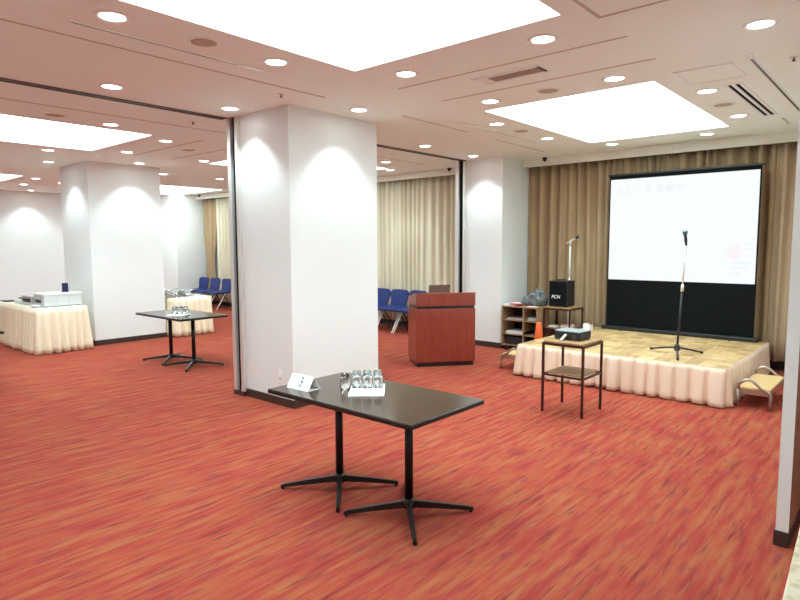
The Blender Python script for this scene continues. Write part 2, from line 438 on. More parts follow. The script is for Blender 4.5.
# ------------------------------------------------------------------ downlights
DL = [(-3.70, 1.65, 1, 'round downlight beside the start of the long slot vent, upper left'),
      (-5.30, 2.33, 1, 'round downlight just before the black ceiling track, upper left'),
      (-3.70, 2.84, 1, 'round downlight at the bright end of the long slot vent'),
      (-5.27, 3.47, 2, 'round downlight washing the left face of the big white pillar'),
      (-4.36, 4.37, 2, 'round downlight washing the front face of the big white pillar'),
      (-3.18, 3.72, 1, 'round downlight just behind the corner of the huge light panel'),
      (-1.98, 3.71, 1, 'round downlight between the huge light panel and the angled ceiling groove'),
      (-1.99, 4.96, 1, 'round downlight between the air grille and the upper edge of the stage light panel'),
      (-0.84, 4.36, 1, 'round downlight in the upper right corner of the photo'),
      (-3.18, 4.95, 1, 'round downlight just before the left tip of the stage light panel'),
      (-3.71, 5.91, 1, 'round downlight between the left tip of the stage light panel and the short slot vent'),
      (-3.72, 7.14, 1, 'round downlight by the far left edge of the stage light panel'),
      (-5.25, 6.54, 1, 'round downlight beside the ceiling track, halfway between pillar and lectern column'),
      (-5.29, 7.77, 2, 'round downlight washing the column behind the lectern'),
      (-1.53, 5.91, 1, 'round downlight between the stage light panel and the square white hatch'),
      (-1.56, 7.26, 1, 'round downlight beside the vent with two black slots'),
      (-2.10, 8.19, 1, 'small-looking downlight above the right part of the projection screen'),
      (-3.27, 8.13, 1, 'small-looking downlight above the left edge of the projection screen'),
      (-6.94, 3.02, 1, 'round downlight beside the front edge of the left room light panel, beyond the track'),
      (-9.43, 3.21, 1, 'round downlight behind the left room light panel, upper one of two left of the pillar'),
      (-10.75, 3.66, 2, 'downlight washing the left face of the far pillar'),
      (-7.50, 3.96, 1, 'round downlight right of the pointed corner of the left room light panel'),
      (-8.79, 4.04, 1, 'round downlight between the left room light panel and the far pillar'),
      (-9.84, 4.72, 2, 'downlight washing the front face of the far pillar'),
      (-8.82, 5.29, 1, 'downlight left of the sliver of light panel beside the metal jamb'),
      (-10.98, 5.72, 1, 'downlight just right of the top of the far pillar'),
      (-10.96, 6.93, 1, 'downlight above the right end of the light panel by the tied tan curtain'),
      (-13.58, 4.37, 1, 'tiny downlight beside the corner of the light panel at the left picture edge'),
      (-15.06, 4.60, 1, 'tiny downlight below the light panel at the left picture edge'),
      (-16.55, 5.20, 2, 'tiny downlight washing the far white end wall'),
      (-14.14, 5.06, 1, 'tiny downlight beside the top left of the far pillar'),
      (-15.95, 7.80, 2, 'tiny downlight washing the white column in the far corner'),
      (-6.73, 7.36, 1, 'downlight right of the big pillar, above the cream curtain and nearer the track'),
      (-3.70, 0.45, 1, 'added fill downlight, unseen on the camera side of the near room'),  # unseen fill lamp, added to lift the brightness of walls and ceiling
      (-1.5, 2.2, 1, 'added fill downlight, unseen near the camera'),  # second added fill lamp, also out of view
      (-0.9, -0.75, 2, 'added unseen downlight washing the wall behind the camera'), (-3.2, -0.75, 2, 'added unseen downlight washing the wall left of the camera'),  # unseen wall washers, added so white bounce light reaches the ceiling
      (1.05, 1.2, 2, 'added unseen downlight washing the wall right of the camera'), (1.05, 3.0, 2, 'added unseen downlight washing the right wall beyond the camera'), (.4, 4.6, 1, 'added fill downlight, unseen behind the right wall end'), (.4, 6.6, 1, 'deeper added fill lamp, unseen past the right wall end'),  # more added unseen washers, then two fills for the brown wall side
      (-7.39, 8.19, 1, 'downlight right of the big pillar, close to the cream curtain')]
proto = None
LIGHT_W = {1: 31.0, 2: 48.0}
for i, (x, y, k, lb) in enumerate(DL):
    if proto is None:
        proto = thing('downlight', lb, 'downlight', (x, y, H), 0, 'recessed round downlights')
        MB().lathe([(0.072, -0.001), (0.082, -0.007), (0.098, -0.006), (0.102, 0.0), (0.072, 0.0)]).build('trim_ring', M['white'], proto)
        MB().lathe([(0.0, -0.004), (0.06, -0.004), (0.075, -0.001), (0.075, 0.001), (0.0, 0.001)]).build('lens', M['lamp'], proto)
    else:
        dup(proto, (x, y, H), 0, lb)
    ld = bpy.data.lights.new('downlight_beam', 'SPOT'); ld.energy = LIGHT_W[k]; ld.color = (0.75, 0.975, 1.0)
    ld.spot_size = math.radians(100); ld.spot_blend = 0.55; ld.shadow_soft_size = 0.045
    lo = bpy.data.objects.new('downlight_beam', ld); COL.objects.link(lo); lo.location = (x, y, H - 0.03)

# ------------------------------------------------------------------ vents, hatch, speakers, sprinklers, sensors
def slot_vent(x, y0, y1, split, label):
    t = thing('slot_vent', label, 'vent', (x, (y0 + y1) / 2, H), 0, 'long slot vents')
    h = (y1 - y0) / 2
    f = MB()
    f.bx(-.026, -.011, -h, h, -.008, 0, .002); f.bx(.011, .026, -h, h, -.008, 0, .002)
    f.bx(-.011, .011, -h, -h + .012, -.008, 0); f.bx(-.011, .011, h - .012, h, -.008, 0)
    f.build('frame', M['ceil'], t)
    MB().bx(-.011, .011, -h + .012, h - .012, -.003, 0).build('slot', M['groove'] if split is None else M['alu_d'], t)
    if split:
        a, b = split
        MB().bx(-.010, .010, a - (y0 + y1) / 2, b - (y0 + y1) / 2, -.006, -.003).build('reflection_strip', M['alu'], t)  # bright strip standing in for a reflection along part of the slot
slot_vent(-3.96, 1.5, 2.97, (2.68, 2.95), 'long thin slot vent between the huge light panel and the track')
slot_vent(-3.965, 5.62, 7.30, (5.64, 6.1), 'thin slot vent left of the stage light panel')
slot_vent(-1.03, 4.94, 7.58, (4.96, 5.1), 'thin slot vent running along the right edge of the ceiling')
slot_vent(-1.225, 7.65, 8.10, None, 'very short slot vent in front of the right end of the tan curtains')
t = thing('air_vent', 'white ceiling vent with two long black slots at the right', 'vent', (-1.30, 6.60, H))
MB().bx(-.075, -.045, -.81, .81, -.010, 0, .002).bx(-.014, .014, -.81, .81, -.010, 0, .002).bx(.045, .075, -.81, .81, -.010, 0, .002).bx(-.075, .075, -.83, -.81, -.010, 0, .002).bx(-.075, .075, .81, .83, -.010, 0, .002).build('frame', M['white'], t)
for sx in (-.0295, .0295): MB().bx(sx - .0155, sx + .0155, -.81, .81, -.003, 0).build('slot', M['blackfab'], t)
t = thing('ceiling_hatch', 'square white framed access hatch right of the stage light panel', 'hatch', (-1.365, 5.33, H))
MB().bx(-.215, -.19, -.235, .235, -.012, 0, .003).bx(.19, .215, -.235, .235, -.012, 0, .003).bx(-.19, .19, -.235, -.222, -.012, 0, .003).bx(-.19, .19, .222, .235, -.012, 0, .003).build('frame', M['white'], t)
MB().bx(-.19, .19, -.222, .222, -.004, 0).build('panel', M['ceil'], t)
t = thing('ceiling_grille', 'rectangular air grille between the two big light panels', 'vent', (-2.575, 4.31, H))
MB().bx(-.31, .31, -.115, -.10, -.008, 0, .002).bx(-.31, .31, .10, .115, -.008, 0, .002).bx(-.31, -.295, -.10, .10, -.008, 0, .002).bx(.295, .31, -.10, .10, -.008, 0, .002).build('frame', M['ceil'], t)
g = MB()
for k in range(7): g.box((0.04, -.055 + k * .018, -.004), (0.44, .012, .004), 0, 0, Matrix.Rotation(math.radians(30), 3, 'X'))
g.build('slats', M['tanmetal'], t)
MB().bx(-.19, .27, -.07, .07, -.0015, 0).build('backing', M['ceil'], t)
MB().bx(.262, .285, -.07, .07, -.006, 0).build('damper', M['alu_d'], t)
RS = [(-3.70, 2.25, 'round beige ceiling speaker above the long slot vent'), (-2.58, 4.95, 'round beige ceiling speaker by the near edge of the stage light panel'),
      (-3.71, 6.47, 'round beige ceiling speaker by the left edge of the stage light panel'), (-1.55, 6.58, 'round ceiling speaker between two downlights right of the stage light panel'),
      (-7.96, 4.55, 'round ceiling speaker in front of the far pillar, left of the metal jamb'), (-6.87, 2.43, 'faint round ceiling speaker above the left room light panel')]
proto = None
for x, y, lb in RS:
    if proto is None:
        proto = thing('ceiling_speaker', lb, 'speaker', (x, y, H), 0, 'round ceiling speakers')
        MB().lathe([(0.085, -.004), (0.10, -.008), (0.108, 0.0), (0.085, 0.0)]).build('ring', M['ceil'], proto)
        MB().lathe([(0.0, -.006), (0.05, -.006), (0.086, -.003), (0.086, 0.0), (0, 0)]).build('grille', M['tanmetal'], proto)
    else: dup(proto, (x, y, H), 0, lb)
proto = None
for x, y, lb in [(-4.43, 3.45, 'tiny sprinkler head above the front of the big pillar'), (-0.79, 5.27, 'tiny sprinkler head near the upper right picture edge'), (-6.11, 3.55, 'tiny sprinkler head beyond the track left of the jamb')]:
    if proto is None:
        proto = thing('sprinkler', lb, 'sprinkler', (x, y, H), 0, 'sprinkler heads')
        MB().lathe([(0, -.006), (.03, -.005), (.034, 0.002), (0, .002)]).build('plate', M['alu'], proto)
        MB().lathe([(0, -.032), (.014, -.03), (.014, -.027), (.006, -.022), (.006, -.005)], seg=14).build('head', M['alu_d'], proto)
    else: dup(proto, (x, y, H), 0, lb)
proto = None
for x, y, lb in [(-4.56, 8.68, 'small black dome camera above the tan curtain beside the column'), (-6.42, 8.68, 'small black dome camera above the cream curtain by the jamb'), (-14.75, 8.68, 'small black dome camera above the tied tan curtain')]:
    if proto is None:
        proto = thing('dome_camera', lb, 'security camera', (x, y, H), 0, 'black dome cameras')
        MB().lathe([(0, -.02), (.034, -.02), (.038, -.014), (.038, 0.002), (0, 0.002)]).build('base', M['black'], proto)
        MB().lathe([(0, -.062), (.016, -.058), (.026, -.045), (.03, -.02), (0, -.02)]).build('dome', M['black'], proto)
    else: dup(proto, (x, y, H), 0, lb)

# ------------------------------------------------------------------ curtains
def curtain(x0, x1, z0, z1, mat, label, seed, per=0.145, amp=0.068, y=8.93, gather=None, name='curtain'):
    rnd = random.Random(seed); L = x1 - x0
    n = max(3, int(L / per)); edges = [0.0]
    for k in range(n): edges.append(edges[-1] + rnd.uniform(0.6, 1.5))
    edges = [e / edges[-1] for e in edges]; amps = [rnd.uniform(0.55, 1.1) * amp for _ in range(n + 1)]; ph = rnd.uniform(0, 6)
    def fn(u, v):
        k = 0
        while k < n - 1 and edges[k + 1] < u: k += 1
        f = (u - edges[k]) / (edges[k + 1] - edges[k])
        a = amps[k] * (1 - f) + amps[k + 1] * f
        s = math.sin(2 * PI * f); s = math.copysign(abs(s) ** 0.7, s)
        z = z0 + (z1 - z0) * v
        a *= min(1, 12 * u + .15, 12 * (1 - u) + .15); wb = min(1, 8 * u, 8 * (1 - u))
        lo = 1 + 0.25 * (1 - v) * math.sin(9 * u + ph)
        x = x0 + L * u
        if gather:
            zc, fac = gather; w = 1 - (1 - fac) * math.exp(-((z - zc) / 0.5) ** 2)
            x = (x0 + L * 0.4) + (x - (x0 + L * 0.4)) * w
        return (x + wb * 0.012 * math.sin(2.2 * v + 13 * u + ph), y + a * s * lo * (0.75 + 0.25 * v if v < 1 else 1), z)
    o = MB().grid(fn, n * 14, 10).build(name, mat, None, solid=0.003)
    return tag(o, label, 'curtain', 'full length curtains')
ZC = 2.93
curtain(-4.965, -2.742, 0.13, ZC, M['tan'], 'tan curtain hanging left of the projection screen', 1)
curtain(-2.738, -1.462, 0.13, ZC, M['tan'], 'tan curtain mostly hidden behind the projection screen', 2)
curtain(-1.458, -0.55, 0.13, ZC, M['tan2'], 'paler tan curtain at the right, behind the step stool', 3)
curtain(-7.86, -5.90, 0.13, ZC, M['sheer'], 'cream curtain beside the metal jamb, behind the lectern', 4, 0.13, 0.045)
curtain(-10.2, -7.865, 0.13, ZC, M['sheer'], 'cream curtain behind the blue chairs, at the right edge of the big pillar', 5, 0.13, 0.045)
curtain(-14.35, -12.3, 0.13, ZC, M['sheer'], 'cream curtain right of the tied tan curtain, by the left jamb', 6, 0.13, 0.045)
curtain(-15.0, -14.37, 0.13, ZC, M['tan'], 'gathered tan curtain beside the far corner column', 7, 0.12, 0.05, gather=(1.15, 0.62))
struct('baseboard_back', MB().bx(-4.98, WR0, 9.03, 9.06, 0, 0.17), M['black'])
struct('baseboard_far', MB().bx(-15.02, -5.88, 9.03, 9.06, 0, 0.17), M['black'])

# ------------------------------------------------------------------ dark tables
TZ = 0.70
def make_table(loc, rz, label):
    t = thing('dark_table', label, 'table', loc, rz, 'dark pedestal tables')
    MB().bx(-.618, .618, -.346, .346, TZ - .024, TZ, .002).build('tabletop', M['table'], t)
    MB().bx(-.622, .622, -.350, .350, TZ - .030, TZ - .004, .003).build('edge_band', M['tedge'], t)
    for sx in (-.31, .31):
        c = MB().cyl((sx, 0, .09), (sx, 0, TZ - .03), .026, seg=24).build('column', M['tleg'], t)
        h = MB().lathe([(0, .036), (.034, .038), (.040, .055), (.038, .085), (.028, .10), (0, .10)], (sx, 0, 0)).build('hub', M['tleg'], c)
        MB().box((sx, 0, TZ - .036), (.26, .26, .012), .004).build('mounting_plate', M['tleg'], c)
        for k in range(4):
            a = PI / 4 + k * PI / 2
            d = Vector((math.cos(a), math.sin(a), 0)); n = Vector((-d.y, d.x, 0))
            bm = MB(); o = Vector((sx, 0, 0))
            V = []
            for r_, w_, zt, zb in ((.02, .020, .088, .046), (.22, .016, .060, .030), (.385, .013, .034, .012), (.40, .011, .028, .012)):
                V.append([o + d * r_ + n * w_ + Vector((0, 0, zb)), o + d * r_ - n * w_ + Vector((0, 0, zb)), o + d * r_ - n * w_ * .7 + Vector((0, 0, zt)), o + d * r_ + n * w_ * .7 + Vector((0, 0, zt))])
            R = [[bm.bm.verts.new(p) for p in q] for q in V]
            for A, B in zip(R[:-1], R[1:]):
                for j in range(4): bm.bm.faces.new((A[j], A[(j + 1) % 4], B[(j + 1) % 4], B[j]))
            bm.bm.faces.new(R[0]); bm.bm.faces.new(R[-1]); bmesh.ops.recalc_face_normals(bm.bm, faces=bm.bm.faces)
            tip = o + d * .385
            bm.cyl((tip.x, tip.y, 0), (tip.x, tip.y, .014), .012, seg=12)
            bm.build('foot', M['tleg'], c)
    return t
T1 = (-2.600, 2.697, 0)
tab = make_table(T1, 0, 'dark rectangular table in the foreground with tent card and glasses')
T2 = (-7.74, 4.21, 0)
dup(tab, T2, 0, 'dark rectangular table in the left room before the far pillar')
dup(tab, (-8.30, 1.71, 0), 0, 'dark table at the left picture edge, only a corner showing')

# tent card
t = thing('tent_card', 'white folded tent card with black characters on the foreground table', 'sign', (-3.055, 2.515, TZ), math.radians(2))
Lc, Dc, Hc = .105, .055, .088
m = MB(); th = .002
m.prism([(-Dc, 0), (-Dc + .004, 0), (0, Hc - .004), (Dc - .004, 0), (Dc, 0), (0.002, Hc), (-0.002, Hc)], 'x', -Lc, Lc)
m.bx(-Lc, Lc, -Dc + .003, Dc - .003, 0, .002)
m.build('card', M['paper'], t)
def text(body, size, mat, parent, loc, rot, ext=0.0004, name='lettering', align='CENTER', bold=0.0, shear=0.0):
    c = bpy.data.curves.new(name, 'FONT'); c.body = body; c.size = size; c.extrude = ext; c.align_x = align; c.align_y = 'CENTER'; c.offset = bold
    o = bpy.data.objects.new(name, c); COL.objects.link(o); o.data.materials.append(mat)
    bpy.context.view_layer.update()
    me = bpy.data.meshes.new_from_object(o.evaluated_get(bpy.context.evaluated_depsgraph_get()))
    bpy.data.objects.remove(o); bpy.data.curves.remove(c); me.name = name
    if not me.materials: me.materials.append(mat)
    if shear:
        for v in me.vertices: v.co.x += shear * v.co.y
    o = bpy.data.objects.new(name, me); COL.objects.link(o)
    o.parent = parent; o.location = loc; o.rotation_euler = rot
    return o
sl = math.atan2(Hc, Dc)
for k, ch in enumerate('禁煙席'):
    f = .24 + .25 * k
    text(ch, .022, M['ink'], t, (0.012, -(Dc + .0012) * f - .0008, Hc * (1 - f) + .0008), (sl, 0, 0), 0.0003, 'character', bold=0.0006)

# glasses on napkin
U = Vector((math.cos(yaw), math.sin(yaw), 0)); V_ = Vector((-math.sin(yaw), math.cos(yaw), 0))
def glass_mesh():
    # upturned tumbler: mouth down
    return MB().lathe([(.0315, .0), (.0335, .0), (.0305, .060), (.0285, .094), (.024, .100), (0, .100), (0, .090), (.024, .088), (.027, .060), (.0315, .0)], seg=24)
gproto = None
def glasses_at(c, z, spots, label, group, nlabel):
    global gproto
    ang = yaw
    n = thing('folded_cloth', nlabel, 'cloth', (c.x, c.y, z), ang)
    m = MB(); m.bx(-.10, .127, -.165, .145, 0, .006, .002)
    m.build('lower_fold', M['napkin'], n)
    MB().bx(-.098, .124, -.16, .142, .006, .012, .002).build('upper_fold', M['napkin'], n)
    for u, v, dz in spots:
        p = c + U * u + V_ * v
        if gproto is None:
            gproto = glass_mesh().build('drinking_glass', M['glass'], None, (p.x, p.y, z + dz)); tag(gproto, label, 'glass', group)
        else:
            o = gproto.copy(); COL.objects.link(o); o.location = (p.x, p.y, z + dz); o['label'] = label; o['group'] = group
spots = [(u, v, .012) for u in (-.092, -.022, .048, .098 + .0) for v in (.095,)] + [(u, v, .012) for u in (-.06, .012, .085) for v in (.022,)]
spots = [(-.058, .035, .012), (.012, .03, .012), (.082, .035, .012), (-.063, .105, .012), (.007, .105, .012), (.077, .105, .012)]
glasses_at(Vector((-2.695, 2.735, 0)), TZ, spots, 'clear glass turned upside down on the white cloth on the foreground table', 'upturned glasses on the foreground table', 'white folded cloth under the glasses on the foreground table')
p = Vector((-2.695, 2.735, 0)) + U * -.138 + V_ * .075
o = gproto.copy(); COL.objects.link(o); o.location = (p.x, p.y, TZ); o['label'] = 'clear glass standing off the cloth, leftmost on the foreground table'
glasses_at(Vector((-7.62, 4.10, 0)), TZ, spots, 'clear glass turned upside down on the dark table in the left room', 'upturned glasses on the left room table', 'white folded cloth under the glasses on the left room table')

# ------------------------------------------------------------------ lectern
fl, frt, bl = Vector((-5.05, 6.10)), Vector((-4.54, 6.75)), Vector((-5.47, 6.43))
la = math.atan2(frt.y - fl.y, frt.x - fl.x); LW = (frt - fl).length; LD = 0.52
ux, vx = Vector((math.cos(la), math.sin(la))), Vector((-math.sin(la), math.cos(la)))
lc = fl + ux * LW / 2 + vx * LD / 2
t = thing('lectern', 'reddish brown wooden lectern with a dark groove and plinth', 'lectern', (lc.x, lc.y, 0), la)
MB().bx(-LW / 2 + .02, LW / 2 - .02, -LD / 2 + .02, LD / 2 - .02, 0, .06).build('plinth', M['plinth'], t)
MB().bx(-LW / 2, LW / 2, -LD / 2, LD / 2, .06, .785, .003).build('body', M['mahog'], t)
MB().bx(-LW / 2 + .012, LW / 2 - .012, -LD / 2 + .012, LD / 2 - .012, .785, .822).build('groove', M['plinth'], t)
sd = [(-LD / 2 + .025, .822), (LD / 2, .822), (LD / 2, .925), (-LD / 2 + .025, .997)]
up_ = MB().bx(-LW / 2, LW / 2, -LD / 2, -LD / 2 + .025, .822, 1.0, .003).prism(sd, 'x', -LW / 2, -LW / 2 + .025).prism(sd, 'x', LW / 2 - .025, LW / 2)
up_.build('upper_box', M['mahog'], t)
SLP = math.atan2(.072, LD - .025)
MB().prism([(-LD / 2 + .025, .96), (LD / 2, .888), (LD / 2, .920), (-LD / 2 + .025, .992)], 'x', -LW / 2 + .025, LW / 2 - .025).build('desk_board', M['mahog'], t)
def desk_z(y): return .992 - .072 * (y + LD / 2 - .025) / (LD - .025)
lp = lc + ux * -.03 + vx * .08
t2 = thing('laptop', 'brown open laptop on the lectern, seen from behind', 'laptop', (lp.x, lp.y, desk_z(.08) + .001), la)
t2.rotation_euler = (-SLP, 0, la)
MB().bx(-.15, .15, -.09, .12, 0, .016, .003).build('base', M['key'], t2)
MB().box((0, -.115, .066), (.30, .008, .132), .003, 0, Matrix.Rotation(math.radians(20), 3, 'X')).build('lid', M['lapt'], t2)
gp = lc + ux * -.36 + vx * .12
t3 = thing('gooseneck_microphone', 'small black gooseneck microphone at the left corner of the lectern', 'microphone', (gp.x, gp.y, desk_z(.12) + .006), la)
MB().lathe([(0, 0), (.03, 0), (.03, .01), (.012, .02), (0, .02)]).build('base', M['black'], t3)
MB().tube([(0, 0, .018), (0, 0, .03), (.01, .02, .05), (.02, .05, .06)], .006).build('neck', M['black'], t3)
MB().cyl((.02, .05, .06), (.026, .075, .062), .011).build('head', M['black'], t3)

# ------------------------------------------------------------------ side tables
def make_side(loc, label):
    t = thing('side_table', label, 'side table', loc, 0, 'two tier side tables')
    W, D, Ht = .205, .215, .71
    MB().bx(-W + .002, W - .002, -D + .002, D - .002, Ht - .018, Ht, .003).build('top', M['oak'], t)
    MB().bx(-W + .02, W - .02, -D + .02, D - .02, .385, .40, .002).build('shelf', M['oakd'], t)
    for nm, z0, z1 in (('top_rail', Ht - .042, Ht - .018), ('shelf_rail', .365, .385)):
        f = MB()
        for q in (-1, 1):
            f.bx(-W, W, q * D - .009, q * D + .009, z0, z1, .001); f.bx(q * W - .009, q * W + .009, -D, D, z0, z1, .001)
        f.build(nm, M['maroon'], t)
    for sx in (-1, 1):
        for sy in (-1, 1):
            MB().bx(sx * W - .011, sx * W + .011, sy * D - .011, sy * D + .011, 0, Ht - .018, .002).build('leg', M['maroon'], t)
    return t
S1 = (-2.55, 5.505, 0)
st = make_side(S1, 'wooden two tier side table with projector in front of the stage')
S2 = (-4.055, 8.40, 0)
dup(st, S2, 0, 'wooden two tier side table holding the black speaker left of the stage')

# projector
t = thing('projector', 'black projector with light grey lid on the front side table', 'projector', (-2.575, 5.55, .711), math.radians(-4))
MB().bx(-.14, .14, -.115, .115, .008, .084, .012).build('body', M['black'], t)
MB().bx(-.137, .137, -.112, .112, .078, .090, .006).build('lid', M['pgrey'], t)
MB().cyl((.08, -.108, .036), (.08, -.123, .036), .026, .024, 24).build('port_ring', M['alu_d'], t)
v = MB()
for k in range(6): v.bx(-.10 + k * .02, -.09 + k * .02, -.117, -.113, .022, .052)
v.build('vent_slots', M['key'], t)
for sx in (-.12, .12):
    for sy in (-.1, .1): MB().cyl((sx, sy, 0), (sx, sy, .01), .012).build('foot', M['black'], t)
t = thing('remote_control', 'white slim remote leaning against the front of the projector', 'remote', (-2.600, 5.352, .713))
dv = Vector((.016, .066, .046)); qm = dv.to_track_quat('Y', 'Z').to_matrix()
c0 = dv / 2 + Vector((0, 0, .009))
MB().box(c0, (.026, dv.length, .016), .006, 0, qm).build('shell', M['white'], t)
b = MB()
for k in range(3): b.box(c0 + qm @ Vector((0, -.022 + .022 * k, .0085)), (.012, .011, .002), .0008, 0, qm)
b.build('buttons', M['grey'], t)

# ------------------------------------------------------------------ speaker on second side table
t = thing('speaker', 'black cube speaker with white lettering on the left side table', 'speaker', (-4.075, 8.36, .711), 0)
MB().bx(-.15, .15, -.11, .14, .008, .39, .012).build('cabinet', M['black'], t)
MB().bx(-.138, .138, -.116, -.108, .02, .378, .003).build('grille', M['blackfab'], t)
MB().tube([(-.07, 0.01, .385), (-.065, .01, .405), (.065, .01, .405), (.07, .01, .385)], .008).build('handle', M['black'], t)
for sx in (-.12, .12):
    for sy in (-.08, .11): MB().cyl((sx, sy, 0), (sx, sy, .01), .014).build('foot', M['black'], t)
text('PCN', .068, M['white'], t, (-.03, -.1175, .15), (PI / 2, 0, 0), .001, 'lettering', bold=0.001, shear=.25)
# boom stand behind the speaker
t = thing('microphone_stand', 'pale pole microphone stand rising behind the black speaker', 'microphone stand', (-4.13, 8.74, 0))
MB().lathe([(0, 0), (.10, 0), (.10, .012), (.03, .03), (.02, .04), (0, .04)]).build('base', M['black'], t)
MB().cyl((0, 0, .03), (0, 0, 1.08), .017).build('lower_tube', M['white'], t)
MB().cyl((0, 0, 1.08), (0, 0, 1.63), .013).build('upper_tube', M['white'], t)
MB().cyl((0, 0, 1.05), (0, 0, 1.12), .022).build('clutch', M['chrome'], t)
MB().cyl((-.06, -.02, 1.655), (.09, .03, 1.745), .012).cyl((0, 0, 1.62), (0, 0, 1.70), .018).build('boom', M['alu'], t)
MB().cyl((.075, .025, 1.735), (.12, .04, 1.765), .018, .022).build('holder', M['black'], t)

# ------------------------------------------------------------------ shelf unit with papers
SX0, SX1, SY0, SY1 = -4.905, -4.285, 8.02, 8.40
t = thing('shelf_unit', 'low brown open shelf unit beside the column, papers on top', 'shelf', ((SX0 + SX1) / 2, (SY0 + SY1) / 2, 0))
hw, hd = (SX1 - SX0) / 2, (SY1 - SY0) / 2
for sx in (-hw, hw - .02): MB().bx(sx, sx + .02, -hd, hd, .06, .68, .002).build('side_panel', M['shelfw'], t)
MB().bx(hw - .25, hw - .235, -hd, hd, .08, .68, .002).build('divider', M['shelfw'], t)
MB().bx(-hw, hw, -hd, hd, .68, .70, .002).build('top', M['shelfw'], t)
for z in (.08, .25, .47): MB().bx(-hw + .02, hw - .02, -hd + .01, hd - .01, z, z + .016, .001).build('shelf', M['shelfw'], t)
MB().bx(-hw + .02, hw - .02, hd - .012, hd - .002, .09, .68).build('back_panel', M['plinth'], t)
for sx in (-hw + .05, hw - .05):
    for sy in (-hd + .05, hd - .05):
        MB().cyl((sx - .012, sy, .028), (sx + .012, sy, .028), .028).box((sx, sy, .055), (.03, .03, .02)).build('caster', M['black'], t)
def flat(name, label, cat, c, d, rz, mats, group=None):
    o = MB().box((0, 0, d[2] / 2), d, .001).build(name, mats, None, c, rz); return tag(o, label, cat, group)
flat('paper_stack', 'stack of white papers at the left end of the shelf unit top', 'papers', (-4.79, 8.17, .70), (.20, .25, .02), .05, M['paper'])
flat('magazine', 'red and white magazine lying on the shelf unit top', 'magazine', (-4.70, 8.11, .722), (.17, .16, .010), -.2, M['red'])
flat('paper_sheet', 'white sheet beside the red magazine on the shelf unit', 'papers', (-4.73, 8.20, .733), (.15, .12, .004), -.15, M['paper'])
flat('pink_leaflet', 'pink leaflet in front of the plastic bag on the shelf unit', 'leaflet', (-4.40, 8.085, .70), (.15, .10, .010), .2, M['pinkp'])
flat('paper_tray', 'pale stack of papers on the upper shelf of the shelf unit', 'papers', (-4.68, 8.19, .487), (.30, .28, .030), 0, M['silver'])
flat('paper_bundle', 'pale bundle of papers on the middle shelf of the shelf unit', 'papers', (-4.68, 8.19, .267), (.32, .28, .045), 0, M['lsilver'])
flat('black_case', 'black case on the bottom shelf of the shelf unit', 'case', (-4.66, 8.19, .097), (.34, .28, .12), 0, M['black'])
flat('cable_box', 'small silver tray in the right bay of the shelf unit', 'tray', (-4.40, 8.20, .487), (.16, .24, .05), 0, M['grey'])
# crumpled plastic bag
bm = bmesh.new(); bmesh.ops.create_icosphere(bm, subdivisions=4, radius=1)
rb = random.Random(5); dirs = [(Vector((rb.gauss(0, 1), rb.gauss(0, 1), rb.gauss(0, 1))).normalized(), rb.uniform(2, 7), rb.uniform(0, 6)) for _ in range(9)]
for v in bm.verts:
    n = v.co.normalized(); k = 1 + sum(.05 * math.sin(f * n.dot(d) * 2 + p) for d, f, p in dirs)
    z = n.z * k
    v.co = Vector((n.x * .185 * k * (1 - .3 * max(0, z)), n.y * .11 * k, max(0.001, (max(-.55, z) + .55) * .15 * (1 + .25 * n.x))))
for f in bm.faces: f.smooth = True
mb = MB(); mb.bm.free(); mb.bm = bm
tag(mb.build('plastic_bag', M['bag'], None, (-4.475, 8.285, .701), .1), 'crumpled grey plastic bag on the shelf unit beside the speaker', 'bag')

